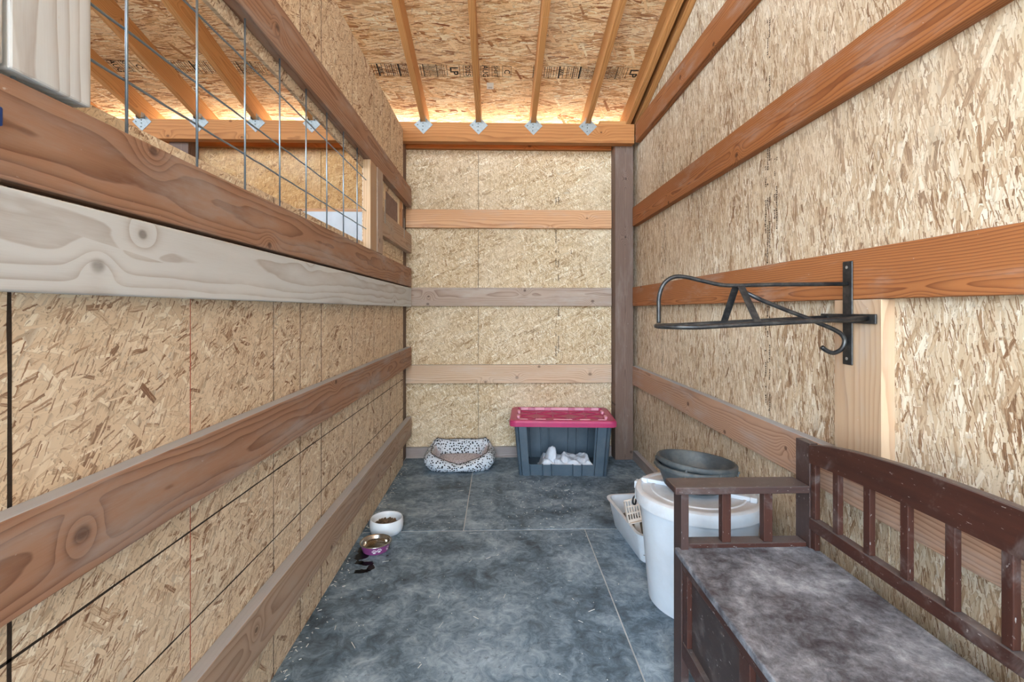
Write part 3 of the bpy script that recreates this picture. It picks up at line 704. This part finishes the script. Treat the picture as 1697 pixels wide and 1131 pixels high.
# ================================================================== WHITE BIN, PANS
BX, BYc = 31.0, 74.0
bn = empty('storage_bin', (BX, BYc, 0), 'round white plastic bin with lid standing behind the bench arm', 'bin')
lathe('bin_body', [(0.1, 0.0), (7.0, 0.0), (7.35, 0.25), (7.45, 1.0), (8.7, 15.0), (9.0, 15.05), (9.0, 16.1), (8.6, 16.1), (7.2, 0.6), (0.1, 0.5)], M['bin'], bn, (BX, BYc, 0), n=64)
lid = lathe('bin_lid', [(0.1, 15.9), (9.02, 16.12), (9.05, 15.2), (9.35, 15.2), (9.42, 16.3), (9.3, 16.9), (9.0, 17.1), (8.5, 17.1), (8.3, 16.85), (7.0, 16.85), (6.85, 17.0), (6.5, 17.0), (6.35, 16.85), (0.1, 16.85)], M['bin_lid'], bn, (BX, BYc, 0), n=64)
hp0, hp1 = Vector((24.2, 78.6, 17.15)), Vector((37.6, 69.8, 17.15))
board('lid_handle', hp0, hp1, (0, 0, 1), 0.6, 0.7, M['bin'], bn, bevel=0.1)
for p in (hp0, hp1):
    dd = (hp1 - hp0).normalized() * 0.5
    board('lid_handle', p - dd, p + dd, (0, 0, 1), 0.8, 1.3, M['bin'], bn, bevel=0.15)
for ang in (146, -36):
    a = math.radians(ang); c, s = math.cos(a), math.sin(a)
    T = Matrix.Translation(Vector((BX, BYc, 0)) * I) @ Matrix.Rotation(a, 4, 'Z')
    bm = bmesh.new(); bm_box(bm, (1.0 * I, 2.2 * I, 1.7 * I), Matrix.Translation(Vector((9.15, 0, 14.9)) * I), 0.15 * I, 2); bm_box(bm, (0.5 * I, 1.4 * I, 1.2 * I), Matrix.Translation(Vector((9.6, 0, 16.2)) * I), 0.12 * I, 2)
    hh = link('handle_clip', bm_me(bm), M['bin'], bn, T)
    w2 = lambda x, y, z: tuple((T @ (Vector((x, y, z)) * I)) / I)
    tube('cord_loop', [w2(*p) for p in smooth_path([(9.5, 0.7, 14.6), (9.9, 1.0, 14.0), (10.0, 0.75, 13.1), (9.9, 0, 12.75), (10.0, -0.75, 13.1), (9.9, -1.0, 14.0), (9.5, -0.7, 14.6)], 5)], 0.15, M['rope'], bn)
PCX, PCY = 30.5, 73.9
def pan(z, rot, label, s=1.0, ex=0):
    prof = [(0.05, 0), (4.3, 0.0), (4.55, 0.15), (5.45, 2.55), (5.6, 2.6), (5.95, 2.75), (6.05, 2.95), (6.05, 3.35), (5.9, 3.5), (5.6, 3.5), (5.4, 3.3), (5.25, 2.6), (4.35, 0.4), (4.1, 0.28), (0.05, 0.25)]
    V, F = lathe_geo([(r * s, q) for r, q in prof], 56)
    V, F = joined([(V, F)] + [boxgeo((6.0 * math.cos(a), 6.0 * math.sin(a), 2.75), (0.3, 0.3, 0.35)) for a in (-2.2, -1.4, -0.6, 0.4, 1.6, 2.7)])
    F += [tuple(range(56))[::-1], tuple(14 * 56 + k for k in range(56))]
    me = me_from(V, F)
    o = link('feed_pan', me, M['rubber'], None, Matrix.Translation(Vector((PCX, PCY, z)) * I) @ rot.to_matrix().to_4x4(), smooth=True, label=label, cat='feed pan', group='stacked rubber feed pans')
    me.set_sharp_from_angle(angle=math.radians(45)); return o
pan(17.75, Euler((math.radians(-1), math.radians(1.2), 0)), 'lower black rubber feed pan, mostly hidden inside the stack')
pan(18.4, Euler((math.radians(-2), math.radians(5.0), 0)), 'upper black rubber feed pan with open top, on white bin', 0.985)

# ================================================================== LITTER TRAY AND SCOOP
tr = empty('litter_tray', (32, 93.5, 0), 'grey white litter tray on the mat behind the white bin', 'litter tray')
TA = math.radians(5.0)
TM = Matrix.Translation(Vector((31.6, 93.0, 0)) * I) @ Matrix.Rotation(TA, 4, 'Z')
tw, tl = 13.6, 17.0
rings = []
for w, l, z in ((tw - 0.6, tl - 0.6, 0), (tw, tl, 0.3), (tw + 1.6, tl + 1.6, 4.6), (tw + 1.8, tl + 1.8, 5.4), (tw + 2.6, tl + 2.4, 5.5), (tw + 2.7, tl + 2.5, 5.75), (tw + 1.5, tl + 1.5, 5.75), (tw + 1.3, tl + 1.3, 4.6), (tw - 0.2, tl - 0.2, 0.35)):
    rings.append([(x, y, z) for x, y in rrect(w, l, 2.0)])
V, F = loft(rings); link('tray_shell', me_from(V, F), M['tray'], tr, TM, smooth=True).data.set_sharp_from_angle(angle=math.radians(35))
V = []; F = []; n = 24
for i in range(n + 1):
    for j in range(n + 1):
        x = (i / n - 0.5) * 13.4; y = (j / n - 0.5) * 16.8
        V.append(Vector((x, y, 1.7 + rl.uniform(-0.12, 0.12) + 0.5 * math.sin(i * 0.4 + j * 0.25))) * I)
for i in range(n):
    for j in range(n): F.append((i * (n + 1) + j, (i + 1) * (n + 1) + j, (i + 1) * (n + 1) + j + 1, i * (n + 1) + j + 1))
link('litter', me_from(V, F), M['litter'], tr, TM, kind='stuff')
scp = empty('litter_scoop', (26.3, 87.2, 2), 'beige slotted plastic scoop leaning in the litter tray', 'scoop')
SM = Matrix.Translation(Vector((26.2, 88.2, 2.6)) * I) @ Euler((math.radians(-10), math.radians(-8), math.radians(8))).to_matrix().to_4x4()
parts = []
for k in range(7): parts.append(boxgeo((-1.5 + 0.5 * k, 0, 5.4), (0.2, 0.16, 3.6)))
for z in (3.7, 4.9, 6.1, 7.25): parts.append(boxgeo((0, 0, z), (3.3, 0.17, 0.28)))
parts += [boxgeo((0, 0, 3.45), (2.8, 0.2, 0.5)), boxgeo((-1.7, -0.35, 5.3), (0.14, 0.8, 3.7)), boxgeo((1.7, -0.35, 5.3), (0.14, 0.8, 3.7)), boxgeo((0, -0.35, 3.3), (3.0, 0.8, 0.16))]
V, F = joined(parts); link('scoop_head', me_from(V, F), M['scoop'], scp, SM)
bm = bmesh.new(); bm_box(bm, (1.1 * I, 0.4 * I, 4.4 * I), Matrix.Translation(Vector((0, 0, 1.1)) * I), 0.15 * I, 2); link('scoop_handle', bm_me(bm), M['scoop'], scp, SM)

# ================================================================== BOWLS
wbx = (-22.6, 98.9)
bw = empty('food_bowl', (*wbx, 0), 'white round food bowl with kibble beside the left wall', 'bowl')
rt = Euler((0, 0, 0))
lathe('bowl_shell', [(0.05, 0), (2.85, 0), (3.05, 0.12), (3.3, 0.9), (3.35, 1.7), (3.25, 2.6), (3.1, 2.82), (2.95, 2.75), (2.85, 2.3), (2.7, 1.0), (2.3, 0.7), (0.05, 0.6)], M['bowl_white'], bw, (*wbx, 0), n=48, sharp=60)
kb = []
for i in range(150):
    a = rl.uniform(0, 6.28); q = 2.4 * math.sqrt(rl.random()); z = 1.3 + rl.uniform(0, 0.35) + (0.3 if q < 1.5 else 0)
    A = Matrix.Translation(Vector((wbx[0] + q * math.cos(a), wbx[1] + q * math.sin(a), z)) * I) @ Euler((rl.uniform(0, 3), rl.uniform(0, 3), rl.uniform(0, 3))).to_matrix().to_4x4()
    kb.append(boxgeo((0, 0, 0), (0.4, 0.36, 0.2), A))
kb.append(lathe_geo([(2.55, 0.75), (2.55, 1.35), (0.05, 1.45)], 24)); kb[-1] = ([v + Vector((*wbx, 0)) * I for v in kb[-1][0]], kb[-1][1])
V, F = joined(kb); link('kibble', me_from(V, F), M['kibble'], None, label='brown kibble heaped inside the white food bowl', cat='pet food', kind='stuff')
pbx = (-22.9, 91.3)
bp = empty('water_bowl', (*pbx, 0), 'purple metal water bowl with white paw prints', 'bowl')
lathe('outer_shell', [(0.05, 0), (2.2, 0.0), (2.35, 0.1), (2.72, 1.45), (2.66, 1.5), (2.3, 0.3), (0.05, 0.25)], M['purple'], bp, (*pbx, 0), n=48)
lathe('steel_liner', [(0.05, 0.3), (2.1, 0.3), (2.3, 0.5), (2.62, 1.52), (2.8, 1.5), (2.92, 1.58), (2.9, 1.68), (2.75, 1.72), (2.6, 1.66), (2.5, 1.5), (2.2, 0.6), (2.0, 0.42), (0.05, 0.4)], M['steel'], bp, (*pbx, 0), n=48)
lathe('water', [(0.02, 0.43), (1.98, 0.45), (2.36, 1.05), (0.02, 1.05)], M['water'], bp, (*pbx, 0), n=40)
pw = []
def disc(ang, z, ru, rz):
    n = 12; V = []
    for k in range(n):
        t = 2 * math.pi * k / n; zz = z + rz * math.sin(t); rr = 2.35 + (zz - 0.1) * 0.37 / 1.35 + 0.02; aa = ang + ru * math.cos(t) / rr
        V.append(Vector((pbx[0] + rr * math.cos(aa), pbx[1] + rr * math.sin(aa), zz)) * I)
    return V, [tuple(range(n))]
for k, (ad, zc) in enumerate(((-158, 0.75), (-82, 0.72), (-62, 0.85), (-20, 0.7), (20, 0.85), (60, 0.7), (95, 0.85), (140, 0.7), (175, 0.85))):
    a = math.radians(ad); pw.append(disc(a, zc - 0.15, 0.27, 0.18))
    for du, dz in ((-0.34, 0.1), (-0.13, 0.3), (0.13, 0.3), (0.34, 0.1)): pw.append(disc(a + du / 2.5, zc + dz, 0.11, 0.13))
for k in range(0, len(pw), 5):
    V, F = joined(pw[k:k + 5]); link('paw_print', me_from(V, F), M['paw'], bp, label='white paw print', kind='stuff')
# wet splash on the mat
V = []; F = []
def blob(cx, cy, rx, ry, n=22):
    o = len(V); V.append(Vector((cx, cy, 0.03)) * I)
    for k in range(n):
        a = 2 * math.pi * k / n; q = rl.uniform(0.7, 1.15); V.append(Vector((cx + rx * q * math.cos(a), cy + ry * q * math.sin(a), 0.03)) * I)
    for k in range(n): F.append((o, o + 1 + k, o + 1 + (k + 1) % n))
for b in ((-23.3, 86.3, 1.4, 0.8), (-22.2, 84.9, 0.7, 1.3), (-23.4, 83.7, 1.5, 0.7), (-24.6, 86.6, 0.8, 0.7), (-24.9, 89.0, 1.2, 1.6), (-20.2, 88.9, 0.3, 0.3), (-19.3, 87.3, 0.2, 0.2), (-25.4, 91.5, 0.8, 1.6)): blob(*b)
link('water_splash', me_from(V, F), M['wetmat'], None, label='dark wet splash on the mat in front of purple bowl', cat='spill', kind='stuff')

# ================================================================== TOTE WITH CUT-OUT FRONT
TX, TY = 18.2, 138.5
tote = empty('storage_tote', (TX, TY, 0), 'dark grey plastic tote with crimson lid and cut-out front', 'tote')
W0, D0, W1, D1, HT = 24.0, 16.6, 26.4, 18.0, 13.7
pil = ((-10.8, -8.9), (-5.3, -3.2), (2.7, 4.9), (8.5, 10.7)); opn = (-9.0, 8.0); ozb, ozt = 3.0, 13.3
fx = sorted({-W0 / 2 + 1.2, W0 / 2 - 1.2, *opn, *[p for q in pil for p in (q[0] - 0.26, q[0] - 0.16, q[0] - 0.04, q[0] + 0.03, q[1] - 0.03, q[1] + 0.04, q[1] + 0.16, q[1] + 0.26)]})
def prof_at(z):
    f = z / HT; w = W0 + (W1 - W0) * f; d = D0 + (D1 - D0) * f; sx = w / W0; P = []; tagp = []
    ins = lambda x: 0.0 if any(a <= x <= b for a, b in pil) else (0.75 if any(a - 0.2 <= x <= b + 0.2 for a, b in pil) else 0.32)
    for x in fx: P.append((x * sx, -d / 2 + ins(x), z)); tagp.append(('f', x))
    for k in range(1, 6):
        a = math.radians(-90 + 90 * k / 6); P.append(((w / 2 - 1.2) + 1.2 * math.cos(a), (-d / 2 + 1.2) + 1.2 * math.sin(a) + 0.0, z)); tagp.append(('c', 0))
    for y in (-5.5, -5.4, -2.5, -2.4, 2.4, 2.5, 5.4, 5.5):
        P.append((w / 2 - (0.3 if 2.45 < abs(y) < 5.45 else 0), y, z)); tagp.append(('s', 0))
    for k in range(1, 6):
        a = math.radians(0 + 90 * k / 6); P.append(((w / 2 - 1.2) + 1.2 * math.cos(a), (d / 2 - 1.2) + 1.2 * math.sin(a), z)); tagp.append(('c', 0))
    for x in reversed(fx): P.append((x * sx, d / 2 - ins(x), z)); tagp.append(('b', x))
    for k in range(1, 6):
        a = math.radians(90 + 90 * k / 6); P.append(((-w / 2 + 1.2) + 1.2 * math.cos(a), (d / 2 - 1.2) + 1.2 * math.sin(a), z)); tagp.append(('c', 0))
    for y in (5.5, 5.4, 2.5, 2.4, -2.4, -2.5, -5.4, -5.5):
        P.append((-w / 2 + (0.3 if 2.45 < abs(y) < 5.45 else 0), y, z)); tagp.append(('s', 0))
    for k in range(1, 6):
        a = math.radians(180 + 90 * k / 6); P.append(((-w / 2 + 1.2) + 1.2 * math.cos(a), (-d / 2 + 1.2) + 1.2 * math.sin(a), z)); tagp.append(('c', 0))
    return P, tagp
zs = (0.0, 0.2, ozb, ozt, HT)
R = [prof_at(z) for z in zs]; n = len(R[0][0]); V = [Vector(p) * I for r in R for p in r[0]]; F = []
for i in range(len(zs) - 1):
    for k in range(n):
        k2 = (k + 1) % n; ta, tb = R[0][1][k], R[0][1][k2]
        if i == 2 and ta[0] == 'f' and tb[0] == 'f' and ta[1] >= opn[0] and tb[1] <= opn[1]: continue
        F.append((i * n + k, i * n + k2, (i + 1) * n + k2, (i + 1) * n + k))
F.append(tuple(range(n))[::-1])
TMx = Matrix.Translation(Vector((TX, TY, 0)) * I) @ Matrix.Rotation(math.radians(-4), 4, 'Z')
body = link('tote_body', me_from(V, F), M['tote'], tote, TMx)
md = body.modifiers.new('wall', 'SOLIDIFY'); md.thickness = 0.13 * I; md.offset = -1
# lid
LW, LD = 29.0, 19.0
parts = []
rings = []
for w, d, z in ((LW - 0.5, LD - 0.5, 13.75), (LW, LD, 13.5), (LW + 0.1, LD + 0.1, 14.6), (LW - 0.3, LD - 0.3, 15.05), (LW - 1.0, LD - 1.0, 15.2), (LW - 4.0, LD - 3.0, 15.2), (LW - 4.4, LD - 3.4, 14.4)):
    rings.append([(x, y, z) for x, y in rrect(w, d, 1.7 if w > LW - 3 else 0.7)])
parts.append(loft(rings))
for sx in (-1, 1):      # raised zig-zag ribs of the lid's field
    for row in range(2):
        y = -3.5 + 7 * row
        for k in range(5):
            A = Matrix.Translation(Vector((-9.4 + 4.7 * k, y + sx * 1.4, 14.45)) * I) @ Matrix.Rotation(math.radians(32 * sx * (1 if k % 2 else -1)), 4, 'Z')
            parts.append(boxgeo((0, 0, 0), (4.8, 0.55, 0.4), A))
lidm = TMx
V, F = joined(parts); tl_ = link('tote_lid', me_from(V, F), M['tote_lid'], tote, lidm)
tabs = [(x, y, w, 0.6) for y in (-LD / 2 + 1.75, LD / 2 - 1.75) for x, w in ((-10.6, 2.2), (-6.0, 2.9), (0, 5.2), (6.0, 2.9), (10.6, 2.2))]
tabs += [(x, y, 0.8, 2.3) for x in (-LW / 2 + 2.3, LW / 2 - 2.3) for y in (-3.4, 3.4)]
for x, y, w, d in tabs:
    bm = bmesh.new(); bm_box(bm, (w * I, d * I, 0.85 * I), bevel=0.1 * I)
    link('lid_tab', bm_me(bm), M['tote_tab'], tl_, TMx @ Matrix.Translation(Vector((x, y, 14.9)) * I), label='paler pink tab on the lid')
# towel bundled inside the tote
import mathutils.noise as mn
V = []; F = []; nx, ny = 96, 60
for i in range(nx + 1):
    for j in range(ny + 1):
        u = i / nx; v = j / ny
        x = -6.8 + 15.0 * u; y = -7.9 + 9.0 * v
        def lobe(cx, cy, ax, ay, ang, h, pw=3.0, skew=0.0):
            dx, dy = x - cx, y - cy; c, s_ = math.cos(ang), math.sin(ang)
            a = (dx * c + dy * s_) / ax; b = (-dx * s_ + dy * c) / ay
            if skew: a = a * (1 + skew) if a < 0 else a * (1 - skew * 0.45)
            q = abs(a) ** pw + abs(b) ** 2.4
            return h * max(0.0, 1 - q) ** 0.55
        z = 2.7 + 0.8 * math.sin(x * 0.8 + y * 0.6) ** 2 if x > -6.2 else 1.0
        z = max(z, lobe(-3.6, -4.2, 1.5, 2.6, 0.2, 6.3, 3.5), lobe(0.9, -4.4, 2.6, 3.0, -0.1, 4.6, 1.3, 0.6), lobe(7.3, -4.6, 2.2, 3.2, 0.15, 4.3, 1.4, -0.3), lobe(-5.4, -6.0, 1.5, 1.9, 0.5, 2.7, 2.2), lobe(3.6, -6.2, 4.4, 1.9, 0.1, 2.2, 2.0), lobe(5.0, -4.2, 2.6, 2.4, 0.5, 2.9, 2.0))
        p = Vector((x * 0.5, y * 0.5, 3.1)); z += 0.35 * mn.noise(p) + 0.3 * abs(mn.noise(p * 1.7)) + 0.22 * abs(mn.noise(p * 3.1 + Vector((9, 2, 1))))
        x += 0.3 * mn.noise(p * 0.8 + Vector((5, 5, 5))) + (0.16 * z if x < -2 else -0.08 * z if x < 3 else 0.03 * z); y += 0.3 * mn.noise(p * 0.8 + Vector((1, 8, 5))) + 0.15 * z
        e = min(u, 1 - u, v, 1 - v); z *= min(1, 0.25 + e * 9) if v > 0.15 else min(1, 0.7 + e * 3)
        V.append(Vector((x, max(y, -7.75), max(z, 0.35) + 0.05)) * I)
for i in range(nx):
    for j in range(ny): F.append((i * (ny + 1) + j, (i + 1) * (ny + 1) + j, (i + 1) * (ny + 1) + j + 1, i * (ny + 1) + j + 1))
tw_ = link('towel', me_from(V, F), M['towel'], None, TMx @ Matrix.Translation(Vector((0, 0.2, 0.0)) * I), smooth=True, label='crumpled pale grey towel bundled inside the dark tote', cat='towel')
md = tw_.modifiers.new('cloth', 'SOLIDIFY'); md.thickness = 0.12 * I; md.offset = 1

# ================================================================== PET BED
bed = empty('pet_bed', (-10.8, 140.3, 0), 'small white pet bed with black spots against the back wall', 'pet bed')
BM_ = Matrix.Translation(Vector((-10.9, 140.2, 0)) * I)
NB = 72
def sq(a, w, d, p):      # superellipse outline
    c, s = math.cos(a), math.sin(a)
    return (w / 2 * math.copysign(abs(c) ** (2 / p), c), d / 2 * math.copysign(abs(s) ** (2 / p), s))
def rimz(a):
    c, s = math.cos(a), math.sin(a)
    if s < 0:
        xx = abs(c) ** (2 / 4.5); q = min(1.0, abs(s) / 0.5); return 4.9 * (1 - q) + q * (2.1 + 2.9 * xx ** 1.25)
    f = s; corner = math.exp(-((f - 0.62) / 0.22) ** 2)
    return 4.8 + 1.0 * min(1, f * 1.4) + 0.8 * corner
rings = [[] for _ in range(9)]
for k in range(NB):
    a = 2 * math.pi * k / NB; rz = rimz(a); wv = 0.12 * math.sin(a * 9)
    lv = ((15.0, 11.4, 0.0, 5), (17.5, 13.4, 0.25, 4), (20.2, 15.2, rz * 0.38, 3.4), (20.6, 15.5, rz * 0.62, 3.2), (18.4, 14.0, rz * 0.92, 3.6), (16.4, 12.4, rz, 4.5), (15.4, 11.2, rz * 0.9, 5), (13.4, 9.6, rz * 0.5 + 0.4, 5), (12.8, 9.0, 1.2, 5))
    for q, (w, d, z, p) in enumerate(lv):
        x, y = sq(a, w + wv, d + wv, p); rings[q].append((x, y + 0.4 * (q >= 4), z + (0.0 if q < 2 else 0.05 * math.sin(a * 13))))
V, F = loft(rings, True, True)
link('bolster', me_from(V, F), [M['bed']], bed, BM_, smooth=True)
pts = [(p[0] * 1.0 - 10.9, p[1] + 140.2, p[2] + 0.04) for p in rings[5]]
tube('piping', pts, 0.11, M['piping'], bed, n=6, closed=True)
rings2 = []
for w, d, z in ((12.6, 8.8, 1.25), (12.9, 9.1, 1.7), (12.0, 8.4, 2.1), (7.5, 5.0, 2.25), (0.6, 0.4, 2.2)):
    rings2.append([(*[q + e for q, e in zip(sq(2 * math.pi * k / 40, w, d, 4.5), (0, 0.4))], z) for k in range(40)])
V, F = loft(rings2); link('cushion', me_from(V, F), M['bed_in'], bed, BM_, smooth=True)
# inner faces of the sides wear the same finer speckle as the cushion
bed.children[0].data.materials.append(M['bed_in'])
for p in bed.children[0].data.polygons:
    q = min(p.vertices) // NB
    if q >= 6 and p.center.y < 3.9 * I and len(p.vertices) == 4: p.material_index = 1

# ================================================================== STRAW AND DUST SPECKS
V = []; F = []
def stick(x, y, z, l, w, a):
    o = len(V); A = Matrix.Translation(Vector((x, y, z)) * I) @ Matrix.Rotation(a, 4, 'Z')
    v, f = boxgeo((0, 0, 0), (l, w, w * 0.7), A); V.extend(v); F.extend([tuple(i + o for i in q) for q in f])
def clear(x, y):
    if 3.5 < x < 33 and y > 127: return False
    if -22.5 < x < 0.5 and y > 130.5: return False
    if x > 20 and y < 105 and y > 60: return False
    if x > 19.5 and y <= 60: return False
    if -26.6 < x < -18.6 and 87 < y < 103: return False
    return y < 146.5
def scatter(n, xr, yr, lr, wr_):
    for _ in range(n):
        x, y = xr(), yr()
        if clear(x, y): stick(x, y, 0.05, rl.uniform(*lr), rl.uniform(*wr_), rl.uniform(0, 3.14))
scatter(70, lambda: rl.uniform(-25, 38), lambda: rl.uniform(42, 146), (0.4, 1.5), (0.04, 0.08))
scatter(260, lambda: rl.uniform(-26, 39), lambda: rl.uniform(40, 147), (0.06, 0.16), (0.05, 0.1))
scatter(140, lambda: rl.gauss(12, 7), lambda: rl.uniform(95, 128), (0.06, 0.3), (0.05, 0.1))
scatter(150, lambda: LX + abs(rl.gauss(0, 1.1)) + 0.3, lambda: rl.uniform(45, 143), (0.15, 0.6), (0.05, 0.1))
link('straw_litter', me_from(V, F), M['straw'], None, label='scattered pale straw bits and specks across the rubber mats', cat='straw', kind='stuff')
